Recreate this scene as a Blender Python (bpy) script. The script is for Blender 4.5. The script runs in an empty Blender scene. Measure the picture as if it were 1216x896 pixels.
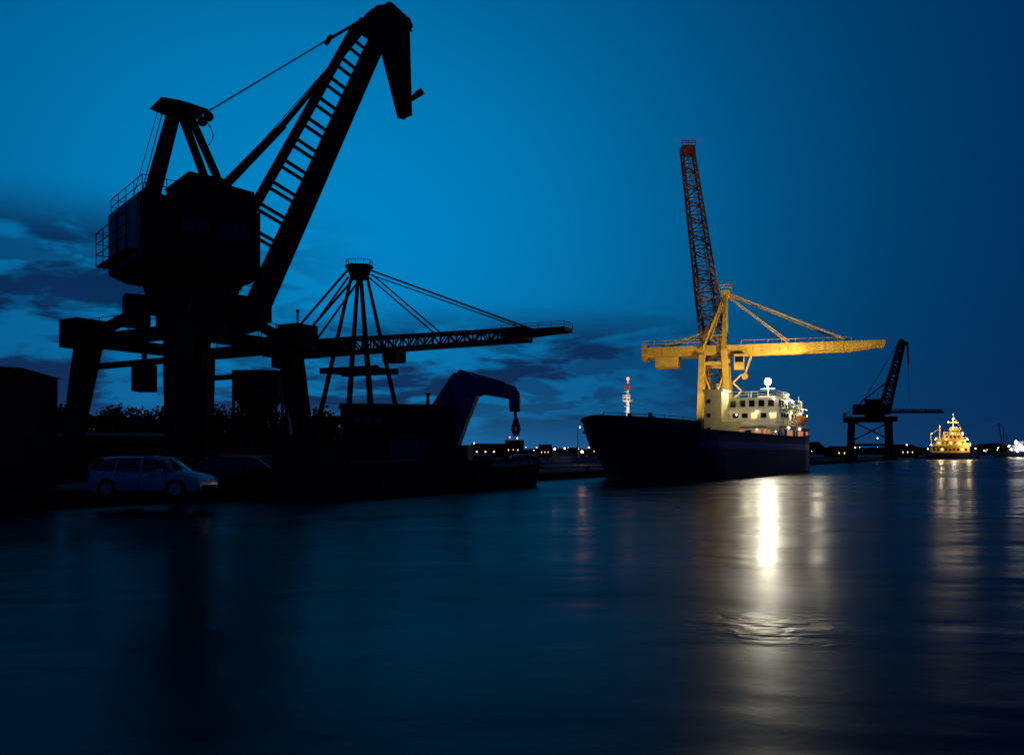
import bpy, math, random
from mathutils import Vector, Matrix
random.seed(7)
sc=bpy.context.scene
sc.view_settings.view_transform='Standard'
sc.view_settings.look='None'
sc.view_settings.exposure=0
CAMH=2.0
# ------------------------------------------------------------------ materials
def new_mat(name, col, rough=0.6, metal=0.0, var=0.3, scale=1.5, emis=None, estr=0, spec=0.5, bump=0.0):
    m=bpy.data.materials.new(name); m.use_nodes=True
    nt=m.node_tree; b=nt.nodes['Principled BSDF']
    b.inputs['Roughness'].default_value=rough
    b.inputs['Metallic'].default_value=metal
    b.inputs['Specular IOR Level'].default_value=spec
    tc=nt.nodes.new('ShaderNodeTexCoord')
    n=nt.nodes.new('ShaderNodeTexNoise'); n.inputs['Scale'].default_value=scale
    n.inputs['Detail'].default_value=6; n.inputs['Roughness'].default_value=0.65
    nt.links.new(tc.outputs['Object'],n.inputs['Vector'])
    r=nt.nodes.new('ShaderNodeValToRGB')
    r.color_ramp.elements[0].position=0.3; r.color_ramp.elements[1].position=0.7
    r.color_ramp.elements[0].color=[c*(1-var) for c in col]+[1]
    r.color_ramp.elements[1].color=[min(1,c*(1+var)) for c in col]+[1]
    nt.links.new(n.outputs['Fac'],r.inputs['Fac'])
    nt.links.new(r.outputs['Color'],b.inputs['Base Color'])
    if bump>0:
        bp=nt.nodes.new('ShaderNodeBump'); bp.inputs['Strength'].default_value=bump
        nt.links.new(n.outputs['Fac'],bp.inputs['Height']); nt.links.new(bp.outputs['Normal'],b.inputs['Normal'])
    if emis:
        b.inputs['Emission Color'].default_value=(*emis,1); b.inputs['Emission Strength'].default_value=estr
    return m
M={}
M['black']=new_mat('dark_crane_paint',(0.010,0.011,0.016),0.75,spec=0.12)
M['grey']=new_mat('lit_face_grey',(0.32,0.33,0.36),0.7,spec=0.2)  # pale grey carrying the light on the machinery house's rear face
M['bluegrey']=new_mat('blue_grey_paint',(0.07,0.11,0.21),0.6,spec=0.25)
M['cable']=new_mat('steel_cable',(0.02,0.02,0.025),0.6,spec=0.2)
M['yellow']=new_mat('yellow_crane_paint',(0.62,0.36,0.05),0.6,scale=0.8,var=0.30,spec=.3)
M['redpaint']=new_mat('red_paint',(0.35,0.06,0.04),0.6)
M['rustdark']=new_mat('red_oxide_lattice',(0.26,0.12,0.07),0.7)
M['hull']=new_mat('navy_hull_paint',(0.018,0.022,0.060),0.6,scale=0.5,var=0.4,spec=.25)
M['hullband']=new_mat('navy_band_paint',(0.05,0.08,0.26),0.5)
M['boot']=new_mat('antifouling_black',(0.01,0.01,0.012),0.6)
M['white']=new_mat('white_ship_paint',(0.74,0.70,0.55),0.5,var=0.14,scale=1.0)
M['cream']=new_mat('cream_paint',(0.72,0.60,0.26),0.5,var=0.14)
M['deck']=new_mat('deck_paint',(0.10,0.07,0.05),0.7)
M['orange']=new_mat('lifeboat_orange',(0.65,0.20,0.05),0.5)
M['glass']=new_mat('dark_glass',(0.01,0.012,0.015),0.08,var=0.1,spec=0.6)
M['carpaint']=new_mat('pale_car_paint',(0.42,0.44,0.46),0.3,var=0.04)
M['cargrey']=new_mat('grey_car_paint',(0.20,0.21,0.23),0.3,var=0.04)
M['cardark']=new_mat('dark_car_paint',(0.03,0.035,0.045),0.3,var=0.05)
M['tyre']=new_mat('tyre_rubber',(0.012,0.012,0.012),0.85)
M['alloy']=new_mat('alloy_wheel',(0.35,0.35,0.36),0.35,metal=0.8)
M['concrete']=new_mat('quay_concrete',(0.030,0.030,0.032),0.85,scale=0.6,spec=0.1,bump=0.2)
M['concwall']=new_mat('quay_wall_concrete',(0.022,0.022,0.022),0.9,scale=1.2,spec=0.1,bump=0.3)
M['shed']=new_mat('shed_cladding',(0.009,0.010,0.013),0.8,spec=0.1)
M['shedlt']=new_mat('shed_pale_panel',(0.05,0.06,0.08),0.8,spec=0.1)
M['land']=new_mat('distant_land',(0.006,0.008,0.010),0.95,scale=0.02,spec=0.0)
M['leaf']=new_mat('dark_foliage',(0.008,0.013,0.008),0.95,spec=0.0)
M['trunk']=new_mat('bark',(0.01,0.009,0.008),0.95,spec=0.0)
M['paleshed']=new_mat('pale_boat_paint',(0.30,0.32,0.35),0.6)
def emat(name,c,s,none=False):
    m=new_mat(name,c,0.5,emis=c,estr=s,var=0.0)
    if none: m.cycles.emission_sampling='NONE'
    return m
M['e_white']=emat('lamp_cool_white',(1,0.93,0.78),70)
M['e_flood']=emat('floodlight_glass',(1,0.92,0.70),820)
M['e_side']=emat('bulkhead_lamp',(1,0.92,0.70),200)
M['e_small']=emat('lamp_small_white',(1,0.85,0.6),14)
M['e_far']=emat('lamp_far_white',(1,0.82,0.58),12,True)
M['e_farw']=emat('lamp_far_sodium',(1,0.45,0.12),14,True)
M['e_warm']=emat('lamp_sodium',(1,0.45,0.10),22)
M['e_red']=emat('lamp_red',(1,0.05,0.05),14)
M['e_green']=emat('lamp_green',(0.2,1,0.5),8,True)
M['e_win']=emat('lit_window',(1,0.60,0.22),1.8,True)
M['e_winr']=emat('lit_window_red',(1,0.30,0.10),0.6,True)

# ------------------------------------------------------------------ mesh builder
class B:
    def __init__(s): s.v=[]; s.f=[]; s.m=[]; s.mats=[]
    def mi(s,m):
        if m not in s.mats: s.mats.append(m)
        return s.mats.index(m)
    def face(s,pts,m):
        i=len(s.v); s.v+= [tuple(p) for p in pts]; s.f.append(list(range(i,i+len(pts)))); s.m.append(s.mi(m))
    def hexa(s,a,b,m):
        i=len(s.v); s.v+=[tuple(p) for p in a]+[tuple(p) for p in b]; k=s.mi(m)
        n=len(a)
        fs=[list(range(i+n-1,i-1,-1)),list(range(i+n,i+2*n))]
        for j in range(n): fs.append([i+j,i+(j+1)%n,i+n+(j+1)%n,i+n+j])
        s.f+=fs; s.m+=[k]*len(fs)
    def beam(s,p,q,w,h=None,m='black',w2=None,h2=None,up=(0,0,1)):
        p=Vector(p);q=Vector(q); d=(q-p)
        if d.length<1e-6: return
        d.normalize(); h=h or w; w2=w2 or w; h2=h2 or h
        u=Vector(up)
        if abs(d.dot(u))>0.98: u=Vector((0.857,-0.514,0))
        a=d.cross(u).normalized(); b=a.cross(d).normalized()
        A=[p+a*x*w/2+b*y*h/2 for x,y in((-1,-1),(1,-1),(1,1),(-1,1))]
        C=[q+a*x*w2/2+b*y*h2/2 for x,y in((-1,-1),(1,-1),(1,1),(-1,1))]
        s.hexa(A,C,m)
    def cyl(s,p,q,r,r2=None,n=10,m='black'):
        p=Vector(p);q=Vector(q); d=(q-p).normalized(); r2=r if r2 is None else r2
        u=Vector((0,0,1)) if abs(d.z)<0.9 else Vector((1,0,0))
        a=d.cross(u).normalized(); b=a.cross(d)
        A=[p+(a*math.cos(t)+b*math.sin(t))*r for t in [2*math.pi*i/n for i in range(n)]]
        C=[q+(a*math.cos(t)+b*math.sin(t))*r2 for t in [2*math.pi*i/n for i in range(n)]]
        s.hexa(A,C,m)
    def ball(s,c,r,m,n=6):
        c=Vector(c); rings=[]
        for j in range(1,n//2):
            ph=math.pi*j/(n//2)
            rings.append([c+Vector((math.sin(ph)*math.cos(t),math.sin(ph)*math.sin(t),math.cos(ph)))*r for t in [2*math.pi*i/n for i in range(n)]])
        top=c+Vector((0,0,r)); bot=c-Vector((0,0,r))
        for i in range(n):
            s.face([top,rings[0][i],rings[0][(i+1)%n]],m)
            s.face([bot,rings[-1][(i+1)%n],rings[-1][i]],m)
            for k in range(len(rings)-1):
                s.face([rings[k][i],rings[k+1][i],rings[k+1][(i+1)%n],rings[k][(i+1)%n]],m)
    def box(s,L,u0,u1,v0,v1,z0,z1,m):
        s.hexa([L(u0,v0,z0),L(u1,v0,z0),L(u1,v1,z0),L(u0,v1,z0)],[L(u0,v0,z1),L(u1,v0,z1),L(u1,v1,z1),L(u0,v1,z1)],m)
    def rail(s,pts,h=1.0,r=0.03,m='black',step=1.2,mid=2):
        for a,b in zip(pts[:-1],pts[1:]):
            a=Vector(a);b=Vector(b); n=max(1,int((b-a).length/step)); up=Vector((0,0,h))
            for i in range(n+1):
                p=a.lerp(b,i/n); s.beam(p,p+up,r*2,r*2,m)
            for k in range(1,mid+1):
                s.beam(a+up*k/mid,b+up*k/mid,r*2,r*2,m)
    def truss(s,p,q,side,upv,w1,h1,w2,h2,n,r,m):
        p=Vector(p);q=Vector(q);side=Vector(side).normalized();upv=Vector(upv).normalized()
        def ring(t):
            c=p.lerp(q,t); w=w1+(w2-w1)*t; h=h1+(h2-h1)*t
            return [c+side*a*w/2+upv*b*h/2 for a,b in((-1,-1),(1,-1),(1,1),(-1,1))]
        R=[ring(i/n) for i in range(n+1)]
        for k in range(4):
            s.beam(R[0][k],R[-1][k],r*1.8,r*1.8,m)
        for i in range(n+1):
            for k in range(4): s.beam(R[i][k],R[i][(k+1)%4],r,r,m)
            if i<n:
                for k in range(4):
                    a,b=(k,(k+1)%4) if i%2 else ((k+1)%4,k)
                    s.beam(R[i][a],R[i+1][b],r,r,m)
    def done(s,name,smooth=False,parent=None,bevel=0):
        me=bpy.data.meshes.new(name); me.from_pydata(s.v,[],s.f)
        for k in s.mats: me.materials.append(M[k])
        me.polygons.foreach_set('material_index',s.m); me.update()
        o=bpy.data.objects.new(name,me); sc.collection.objects.link(o)
        import bmesh
        bm=bmesh.new(); bm.from_mesh(me)
        if smooth: bmesh.ops.remove_doubles(bm,verts=bm.verts,dist=0.0005)
        bmesh.ops.recalc_face_normals(bm,faces=bm.faces)
        bm.to_mesh(me); bm.free()
        if smooth:
            for p in me.polygons: p.use_smooth=True
        if parent: o.parent=parent
        return o
def frame(ox,oy,dx,dy):
    l=math.hypot(dx,dy);dx/=l;dy/=l
    return lambda u,v,z: Vector((ox+dx*u-dy*v, oy+dy*u+dx*v, z))
def lamp(name,loc,power,col,r=0.3,parent=None):
    l=bpy.data.lights.new(name,'POINT'); l.energy=power; l.color=col; l.shadow_soft_size=r
    o=bpy.data.objects.new(name,l); sc.collection.objects.link(o); o.location=loc
    if parent: o.parent=parent
    return o
def spot(name,loc,target,power,col,ang=90,r=0.3,parent=None):
    l=bpy.data.lights.new(name,'SPOT'); l.energy=power; l.color=col; l.shadow_soft_size=r; l.spot_size=math.radians(ang); l.spot_blend=.5
    o=bpy.data.objects.new(name,l); sc.collection.objects.link(o); o.location=loc
    o.rotation_euler=(Vector(target)-Vector(loc)).to_track_quat('-Z','Y').to_euler()
    if parent: o.parent=parent
    return o
X=lambda px,d:(px-608)*d/1000.0     # bearing -> metres across at distance d
Zp=lambda py,d:CAMH+(538-py)*d/1000.0
EDGE=lambda y:-18+(y-29)*0.6        # x of the quay edge at distance y
QD=Vector((0.5145,0.8575,0)); QN=Vector((0.8575,-0.5145,0))
GZ=0.4

# ------------------------------------------------------------------ water
b=B(); b.face([(-6000,-300,0),(6000,-300,0),(6000,9000,0),(-6000,9000,0)],'black')
water=b.done('water')
wm=bpy.data.materials.new('harbour_water'); wm.use_nodes=True; nt=wm.node_tree; p=nt.nodes['Principled BSDF']
p.inputs['Base Color'].default_value=(0.0001,0.0003,0.008,1); p.inputs['IOR'].default_value=1.14
p.inputs['Specular Tint'].default_value=(0.75,0.78,1,1)
tc=nt.nodes.new('ShaderNodeTexCoord')
def noise(scale,mp,detail=3,dist=0.0,rot=12):
    mpn=nt.nodes.new('ShaderNodeMapping'); mpn.inputs['Scale'].default_value=mp
    mpn.inputs['Rotation'].default_value=(0,0,math.radians(rot))
    n=nt.nodes.new('ShaderNodeTexNoise'); n.inputs['Scale'].default_value=scale; n.inputs['Detail'].default_value=detail
    n.inputs['Distortion'].default_value=dist
    nt.links.new(tc.outputs['Object'],mpn.inputs['Vector']); nt.links.new(mpn.outputs['Vector'],n.inputs['Vector']); return n
n1=noise(0.40,(0.6,1,1),2,0.5); n2=noise(4.5,(0.7,1,1),2,0.6,-20); n3=noise(0.07,(0.5,1.3,1),2,1.4)
def wmth(op,a,b_,c=None):
    n=nt.nodes.new('ShaderNodeMath'); n.operation=op
    for i,v in enumerate((a,b_,c)):
        if v is None: continue
        if isinstance(v,(int,float)): n.inputs[i].default_value=v
        else: nt.links.new(v,n.inputs[i])
    return n.outputs[0]
# small eddy close to the camera where the current breaks the surface
vm=nt.nodes.new('ShaderNodeVectorMath'); vm.operation='DISTANCE'; vm.inputs[1].default_value=(2.9,9.7,0); nt.links.new(tc.outputs['Object'],vm.inputs[0])
em=nt.nodes.new('ShaderNodeMapRange'); em.interpolation_type='SMOOTHSTEP'; em.inputs['From Min'].default_value=1.4; em.inputs['From Max'].default_value=.2; nt.links.new(vm.outputs['Value'],em.inputs['Value'])
amp=wmth('MULTIPLY_ADD',em.outputs[0],.38,.04)
h=wmth('MULTIPLY_ADD',n2.outputs['Fac'],amp,n1.outputs['Fac'])
bp=nt.nodes.new('ShaderNodeBump'); bp.inputs['Strength'].default_value=0.36; bp.inputs['Distance'].default_value=0.2
nt.links.new(h,bp.inputs['Height']); nt.links.new(bp.outputs['Normal'],p.inputs['Normal'])
mr=nt.nodes.new('ShaderNodeMapRange'); mr.inputs['From Min'].default_value=0.36; mr.inputs['From Max'].default_value=0.64
mr.inputs['To Min'].default_value=0.23; mr.inputs['To Max'].default_value=0.34
nt.links.new(n3.outputs['Fac'],mr.inputs['Value']); nt.links.new(mr.outputs['Result'],p.inputs['Roughness'])
water.data.materials.clear(); water.data.materials.append(wm)

# ------------------------------------------------------------------ quay (ground)
b=B()
e0=Vector((EDGE(18),18,GZ)); top=[tuple(e0),(EDGE(390),390,GZ),(160,470,GZ),(-3500,2500,GZ),(-3500,18,GZ)]
b.face(top,'concrete')
for a,c in zip(top,top[1:]+top[:1]):
    b.face([(a[0],a[1],GZ),(c[0],c[1],GZ),(c[0],c[1],-2),(a[0],a[1],-2)],'concwall')
b.done('quay_ground')
b=B()
Q=lambda s,t,z: Vector((EDGE(29),29,0))+QD*s+QN*t+Vector((0,0,z))
b.box(Q,-11,300,-0.4,0.06,GZ-0.25,GZ+0.12,'concwall')
b.done('quay_kerb')
for i in range(14):
    b=B(); s0=-6+i*11; c=Q(s0,-0.95,0)
    b.cyl(c+Vector((0,0,GZ)),c+Vector((0,0,GZ+0.32)),0.14,0.12,12,'black'); b.cyl(c+Vector((0,0,GZ+0.32)),c+Vector((0,0,GZ+0.45)),0.22,0.2,12,'black')
    b.done('mooring_bollard')
b=B()
for t in(-3.2,-13.0):
    b.box(Q,-8,280,t-0.05,t+0.05,GZ+0.004,GZ+0.07,'black')
b.done('crane_rails')

# ------------------------------------------------------------------ big harbour crane (left)
ZS=.962
_L=frame(-19,50,0.766,0.643)
L=lambda u,v,z:_L(u,v,z*ZS)
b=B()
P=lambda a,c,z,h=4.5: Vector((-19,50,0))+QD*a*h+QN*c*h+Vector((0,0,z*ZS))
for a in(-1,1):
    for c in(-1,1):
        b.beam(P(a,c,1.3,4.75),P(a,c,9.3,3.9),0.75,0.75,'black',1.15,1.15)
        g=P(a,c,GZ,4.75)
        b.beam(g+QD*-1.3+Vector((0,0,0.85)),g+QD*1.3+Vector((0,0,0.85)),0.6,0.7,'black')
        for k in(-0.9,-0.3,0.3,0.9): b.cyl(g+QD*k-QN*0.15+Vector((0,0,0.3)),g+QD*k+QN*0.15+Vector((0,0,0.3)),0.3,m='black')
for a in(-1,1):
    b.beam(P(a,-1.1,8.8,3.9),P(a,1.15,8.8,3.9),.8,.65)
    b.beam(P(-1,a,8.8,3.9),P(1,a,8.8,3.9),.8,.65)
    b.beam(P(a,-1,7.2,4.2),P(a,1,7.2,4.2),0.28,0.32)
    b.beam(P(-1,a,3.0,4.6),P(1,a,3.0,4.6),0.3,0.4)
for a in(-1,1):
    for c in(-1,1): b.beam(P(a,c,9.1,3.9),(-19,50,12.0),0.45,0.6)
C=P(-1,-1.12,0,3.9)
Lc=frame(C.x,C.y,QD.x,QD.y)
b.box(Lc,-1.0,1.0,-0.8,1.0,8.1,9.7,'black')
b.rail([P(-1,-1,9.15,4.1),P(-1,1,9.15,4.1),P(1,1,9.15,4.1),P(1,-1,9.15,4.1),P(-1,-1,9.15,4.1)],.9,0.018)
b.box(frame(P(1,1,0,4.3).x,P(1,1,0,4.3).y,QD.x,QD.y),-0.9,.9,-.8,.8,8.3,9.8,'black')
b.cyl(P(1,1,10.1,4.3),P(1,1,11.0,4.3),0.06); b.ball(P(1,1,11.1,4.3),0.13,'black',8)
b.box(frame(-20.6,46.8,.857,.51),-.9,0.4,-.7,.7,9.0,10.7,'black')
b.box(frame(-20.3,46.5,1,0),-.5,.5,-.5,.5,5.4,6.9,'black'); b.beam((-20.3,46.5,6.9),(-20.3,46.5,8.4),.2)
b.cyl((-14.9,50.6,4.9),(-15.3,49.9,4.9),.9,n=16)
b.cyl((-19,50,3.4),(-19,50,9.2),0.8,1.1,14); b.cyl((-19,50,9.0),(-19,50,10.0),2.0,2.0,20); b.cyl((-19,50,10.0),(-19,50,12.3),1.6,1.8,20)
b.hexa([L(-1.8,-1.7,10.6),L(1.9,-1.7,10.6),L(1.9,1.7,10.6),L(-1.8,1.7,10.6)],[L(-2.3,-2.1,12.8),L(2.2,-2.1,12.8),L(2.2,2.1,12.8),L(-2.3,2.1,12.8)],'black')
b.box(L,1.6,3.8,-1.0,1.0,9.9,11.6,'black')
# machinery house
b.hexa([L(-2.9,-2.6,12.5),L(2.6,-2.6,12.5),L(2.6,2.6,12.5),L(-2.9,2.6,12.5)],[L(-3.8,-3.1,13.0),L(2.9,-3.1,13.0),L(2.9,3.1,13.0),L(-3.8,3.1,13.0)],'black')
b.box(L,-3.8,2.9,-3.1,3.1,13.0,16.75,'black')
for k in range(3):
    b.box(L,-3.86,-3.8,-3.0+k*2.03,-1.06+k*2.03,13.1,16.65,'grey')  # rear face lit by colour: paler panels over the black house
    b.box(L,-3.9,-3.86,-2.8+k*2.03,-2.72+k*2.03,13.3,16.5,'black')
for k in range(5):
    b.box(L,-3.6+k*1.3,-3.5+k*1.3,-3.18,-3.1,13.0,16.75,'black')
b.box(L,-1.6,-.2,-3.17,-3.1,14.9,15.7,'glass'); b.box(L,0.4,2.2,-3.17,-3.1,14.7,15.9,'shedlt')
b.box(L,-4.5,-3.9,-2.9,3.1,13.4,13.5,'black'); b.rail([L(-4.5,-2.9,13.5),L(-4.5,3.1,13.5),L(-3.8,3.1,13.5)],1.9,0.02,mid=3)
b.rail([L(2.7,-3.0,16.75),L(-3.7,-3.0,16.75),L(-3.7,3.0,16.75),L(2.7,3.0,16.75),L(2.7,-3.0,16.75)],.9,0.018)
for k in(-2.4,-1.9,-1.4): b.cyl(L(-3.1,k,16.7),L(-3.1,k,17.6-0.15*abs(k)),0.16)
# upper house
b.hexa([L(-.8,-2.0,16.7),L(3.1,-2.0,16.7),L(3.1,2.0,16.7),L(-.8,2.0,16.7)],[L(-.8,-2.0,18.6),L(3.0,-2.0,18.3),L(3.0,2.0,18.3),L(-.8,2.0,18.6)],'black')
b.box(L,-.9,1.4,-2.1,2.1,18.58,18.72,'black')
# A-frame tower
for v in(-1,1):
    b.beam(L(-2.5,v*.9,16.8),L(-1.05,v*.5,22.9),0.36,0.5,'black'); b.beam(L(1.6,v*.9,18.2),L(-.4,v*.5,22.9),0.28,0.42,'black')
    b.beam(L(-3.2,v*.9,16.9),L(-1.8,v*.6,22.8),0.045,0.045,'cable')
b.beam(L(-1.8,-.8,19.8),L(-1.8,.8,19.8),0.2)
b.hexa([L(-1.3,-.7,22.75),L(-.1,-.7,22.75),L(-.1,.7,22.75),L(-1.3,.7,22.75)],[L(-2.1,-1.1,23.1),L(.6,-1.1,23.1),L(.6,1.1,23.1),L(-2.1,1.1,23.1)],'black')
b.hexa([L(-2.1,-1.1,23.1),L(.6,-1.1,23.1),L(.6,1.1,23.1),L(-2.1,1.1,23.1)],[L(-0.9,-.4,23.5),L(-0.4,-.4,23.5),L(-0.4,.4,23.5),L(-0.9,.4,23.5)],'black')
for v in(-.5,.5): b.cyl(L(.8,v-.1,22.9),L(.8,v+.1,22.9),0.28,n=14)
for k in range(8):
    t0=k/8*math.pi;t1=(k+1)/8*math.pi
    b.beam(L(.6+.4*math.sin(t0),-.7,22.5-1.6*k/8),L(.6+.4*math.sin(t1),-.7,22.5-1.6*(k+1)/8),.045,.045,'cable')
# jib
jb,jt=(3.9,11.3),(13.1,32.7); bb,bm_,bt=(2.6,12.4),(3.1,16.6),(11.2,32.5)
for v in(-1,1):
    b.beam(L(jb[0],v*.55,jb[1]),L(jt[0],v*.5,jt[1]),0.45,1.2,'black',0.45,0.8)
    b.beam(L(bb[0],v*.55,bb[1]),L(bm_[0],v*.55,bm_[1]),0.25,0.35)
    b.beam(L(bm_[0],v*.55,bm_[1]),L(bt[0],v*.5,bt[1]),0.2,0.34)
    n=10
    for i in range(n+1):
        t=i/n; ft=0.2+t*0.76
        A=L(jb[0]+(jt[0]-jb[0])*ft,v*.5,jb[1]+(jt[1]-jb[1])*ft)
        C=L(bm_[0]+(bt[0]-bm_[0])*t,v*.5,bm_[1]+(bt[1]-bm_[1])*t)
        b.beam(A,C,.12,.2)
for i in range(9):
    t=i/8
    b.beam(L(jb[0]+(jt[0]-jb[0])*t,-.5,jb[1]+(jt[1]-jb[1])*t),L(jb[0]+(jt[0]-jb[0])*t,.5,jb[1]+(jt[1]-jb[1])*t),.3,.5)
    b.beam(L(bm_[0]+(bt[0]-bm_[0])*t,-.5,bm_[1]+(bt[1]-bm_[1])*t),L(bm_[0]+(bt[0]-bm_[0])*t,.5,bm_[1]+(bt[1]-bm_[1])*t),.15,.2)
b.box(L,2.4,4.5,-1.1,1.1,10.5,12.0,'black')
# head
HZ=1.35
for v in(-.6,.6):
    v0,v1=v-.1,v+.1
    hd=[(11.2,30.9),(12.8,30.4),(14.8,31.6),(15.0,32.3),(13.5,33.0),(12.2,32.4)]
    b.hexa([L(u,v0,z+HZ) for u,z in hd],[L(u,v1,z+HZ) for u,z in hd],'black')
b.box(L,12.0,14.8,-.5,.5,31.2+HZ,32.2+HZ,'black')
b.cyl(L(13.3,-.7,32.6+HZ),L(13.3,.7,32.6+HZ),.42,n=14); b.cyl(L(15.0,-.4,32.1+HZ),L(15.0,.4,32.1+HZ),.32,n=14); b.beam(L(15.1,0,32.3+HZ),L(15.5,0,31.9+HZ),.1); b.beam(L(15.3,0,32.2+HZ),L(15.3,0,32.9+HZ),.06)
fl_=[(12.9,31.0+HZ),(15.0,32.0+HZ),(15.2,26.8),(14.6,26.8)]
b.hexa([L(u,-.5,z) for u,z in fl_],[L(u,-.36,z) for u,z in fl_],'black')
b.hexa([L(u,.36,z) for u,z in fl_],[L(u,.5,z) for u,z in fl_],'black')
b.box(L,14.7,15.1,-.35,.35,26.8,28.6,'black'); b.box(L,14.2,14.9,-.35,.35,30.0,30.9,'black')
b.hexa([L(15.1,-.3,28.0),L(15.4,-.3,28.0),L(16.4,-.3,28.8),L(16.1,-.3,29.2)],[L(15.1,.3,28.0),L(15.4,.3,28.0),L(16.4,.3,28.8),L(16.1,.3,29.2)],'black')
for v in(-.4,.4):
    b.beam(L(1.8,v,18.8),L(5.6,v,23.6),.36,.45,'black',.32,.38); b.beam(L(5.6,v,23.6),L(12.2,v,33.0),.18,.22,'black')
    b.beam(L(.6,v,23.1),L(8.9,v,30.5),.045,.045,'cable'); b.beam(L(8.9,v,30.5),L(12.6,v,33.7),.12,.12,'cable')
    b.beam(L(1.8,v,18.8),L(12.4,v,33.3),.05,.05,'cable')
b.beam(L(8.8,0,30.2),L(9.1,0,30.8),.4,.25)
b.done('harbour_portal_crane')

# ------------------------------------------------------------------ second crane (dark hammerhead)
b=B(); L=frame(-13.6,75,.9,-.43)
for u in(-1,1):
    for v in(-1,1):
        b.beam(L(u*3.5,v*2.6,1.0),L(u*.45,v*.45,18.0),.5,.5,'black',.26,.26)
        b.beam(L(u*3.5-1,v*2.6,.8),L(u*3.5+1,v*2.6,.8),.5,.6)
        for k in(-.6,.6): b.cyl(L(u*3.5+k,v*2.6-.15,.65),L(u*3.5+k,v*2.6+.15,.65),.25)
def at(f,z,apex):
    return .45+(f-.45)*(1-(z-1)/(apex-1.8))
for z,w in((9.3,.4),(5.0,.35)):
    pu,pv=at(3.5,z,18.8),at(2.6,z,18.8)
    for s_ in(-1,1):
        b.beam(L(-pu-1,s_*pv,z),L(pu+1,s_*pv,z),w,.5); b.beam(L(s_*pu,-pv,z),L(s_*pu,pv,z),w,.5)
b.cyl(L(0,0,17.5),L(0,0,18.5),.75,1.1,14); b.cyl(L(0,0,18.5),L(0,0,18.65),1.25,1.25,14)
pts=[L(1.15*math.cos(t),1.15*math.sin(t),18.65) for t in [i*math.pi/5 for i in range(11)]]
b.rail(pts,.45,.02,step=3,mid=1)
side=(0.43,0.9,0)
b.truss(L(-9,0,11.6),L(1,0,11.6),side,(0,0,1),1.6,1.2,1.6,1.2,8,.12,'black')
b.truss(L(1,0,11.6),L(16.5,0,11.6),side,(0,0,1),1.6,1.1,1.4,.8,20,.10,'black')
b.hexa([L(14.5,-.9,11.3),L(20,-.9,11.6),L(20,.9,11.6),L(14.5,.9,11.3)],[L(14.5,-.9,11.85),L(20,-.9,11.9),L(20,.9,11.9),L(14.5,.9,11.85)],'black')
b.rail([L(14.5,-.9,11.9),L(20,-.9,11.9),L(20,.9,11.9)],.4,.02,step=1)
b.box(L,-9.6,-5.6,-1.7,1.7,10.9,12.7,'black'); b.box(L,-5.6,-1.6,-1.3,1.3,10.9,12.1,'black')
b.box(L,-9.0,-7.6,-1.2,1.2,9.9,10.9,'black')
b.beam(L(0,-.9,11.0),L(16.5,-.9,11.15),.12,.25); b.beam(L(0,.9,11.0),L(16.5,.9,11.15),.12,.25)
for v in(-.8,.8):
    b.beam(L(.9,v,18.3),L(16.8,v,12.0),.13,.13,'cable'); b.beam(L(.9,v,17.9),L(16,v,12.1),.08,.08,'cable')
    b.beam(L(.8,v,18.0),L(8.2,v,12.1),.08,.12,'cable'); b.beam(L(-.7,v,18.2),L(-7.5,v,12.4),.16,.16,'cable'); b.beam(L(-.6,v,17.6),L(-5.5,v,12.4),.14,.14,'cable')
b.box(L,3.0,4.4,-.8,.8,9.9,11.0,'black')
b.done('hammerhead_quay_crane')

b=B(); L=frame(X(307,62),62,1,.1)
b.hexa([L(-.8,-.8,4.9),L(.8,-.8,4.9),L(.8,.8,4.9),L(-.8,.8,4.9)],[L(-1.6,-1.4,6.1),L(1.6,-1.4,6.1),L(1.6,1.4,6.1),L(-1.6,1.4,6.1)],'black')
b.box(L,-1.6,1.6,-1.4,1.4,6.1,8.0,'black')
for u in(-1.5,1.5):
    for v in(-1.3,1.3): b.beam(L(u,v,GZ),L(u,v,6.4),.16,.16,'black')
b.beam(L(-1.6,-1.4,2.2),L(1.6,-1.4,5),.12); b.beam(L(2.6,-.5,GZ),L(1.9,-.5,8.3),.3,.3,'bluegrey'); b.beam(L(2.1,.8,GZ),L(3.0,.8,8.0),.3,.3,'bluegrey')
b.done('bulk_hopper')

# ------------------------------------------------------------------ yellow crane
cy=105; cx=X(851,cy)
YD=(.955,-.295); L=frame(cx,cy,*YD)
b=B(); Y='yellow'
ap=21.6; bz=14.7
for v in(-2.2,2.2):
    b.beam(L(-1.9,v,1.0),L(-1.6,v,bz-.6),.8,.8,Y,.65,.65)
    b.beam(L(2.2,v,1.0),L(1.0,v,bz),.85,.85,Y,.65,.65)
    b.beam(L(1.0,v,bz),L(1.1,v*.35,ap),.55,.55,Y,.4,.4)
    b.beam(L(-1.6,v,bz),L(.9,v*.35,ap-.2),.25,.25,Y)
    b.beam(L(-1.8,v,3.2),L(1.3,v,12.6),.2,.2,Y); b.beam(L(-1.7,v,12.6),L(1.9,v,3.2),.2,.2,Y)
    b.beam(L(-1.8,v,2.8),L(2.1,v,2.8),.4,.5,Y); b.beam(L(-1.6,v,13.0),L(1.1,v,13.0),.3,.4,Y)
    b.beam(L(-2.8,v,.9),L(3.1,v,.9),.6,.7,Y)
for u in(-1.8,1.8):
    b.beam(L(u,-2.2,3.4),L(u,2.2,3.4),.5,.5,Y); b.beam(L(u*.85,-2.2,13.2),L(u*.85,2.2,13.2),.4,.4,Y)
    b.beam(L(u,-2.2,3.4),L(u*.85,2.2,13.2),.2,.2,Y)
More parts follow.
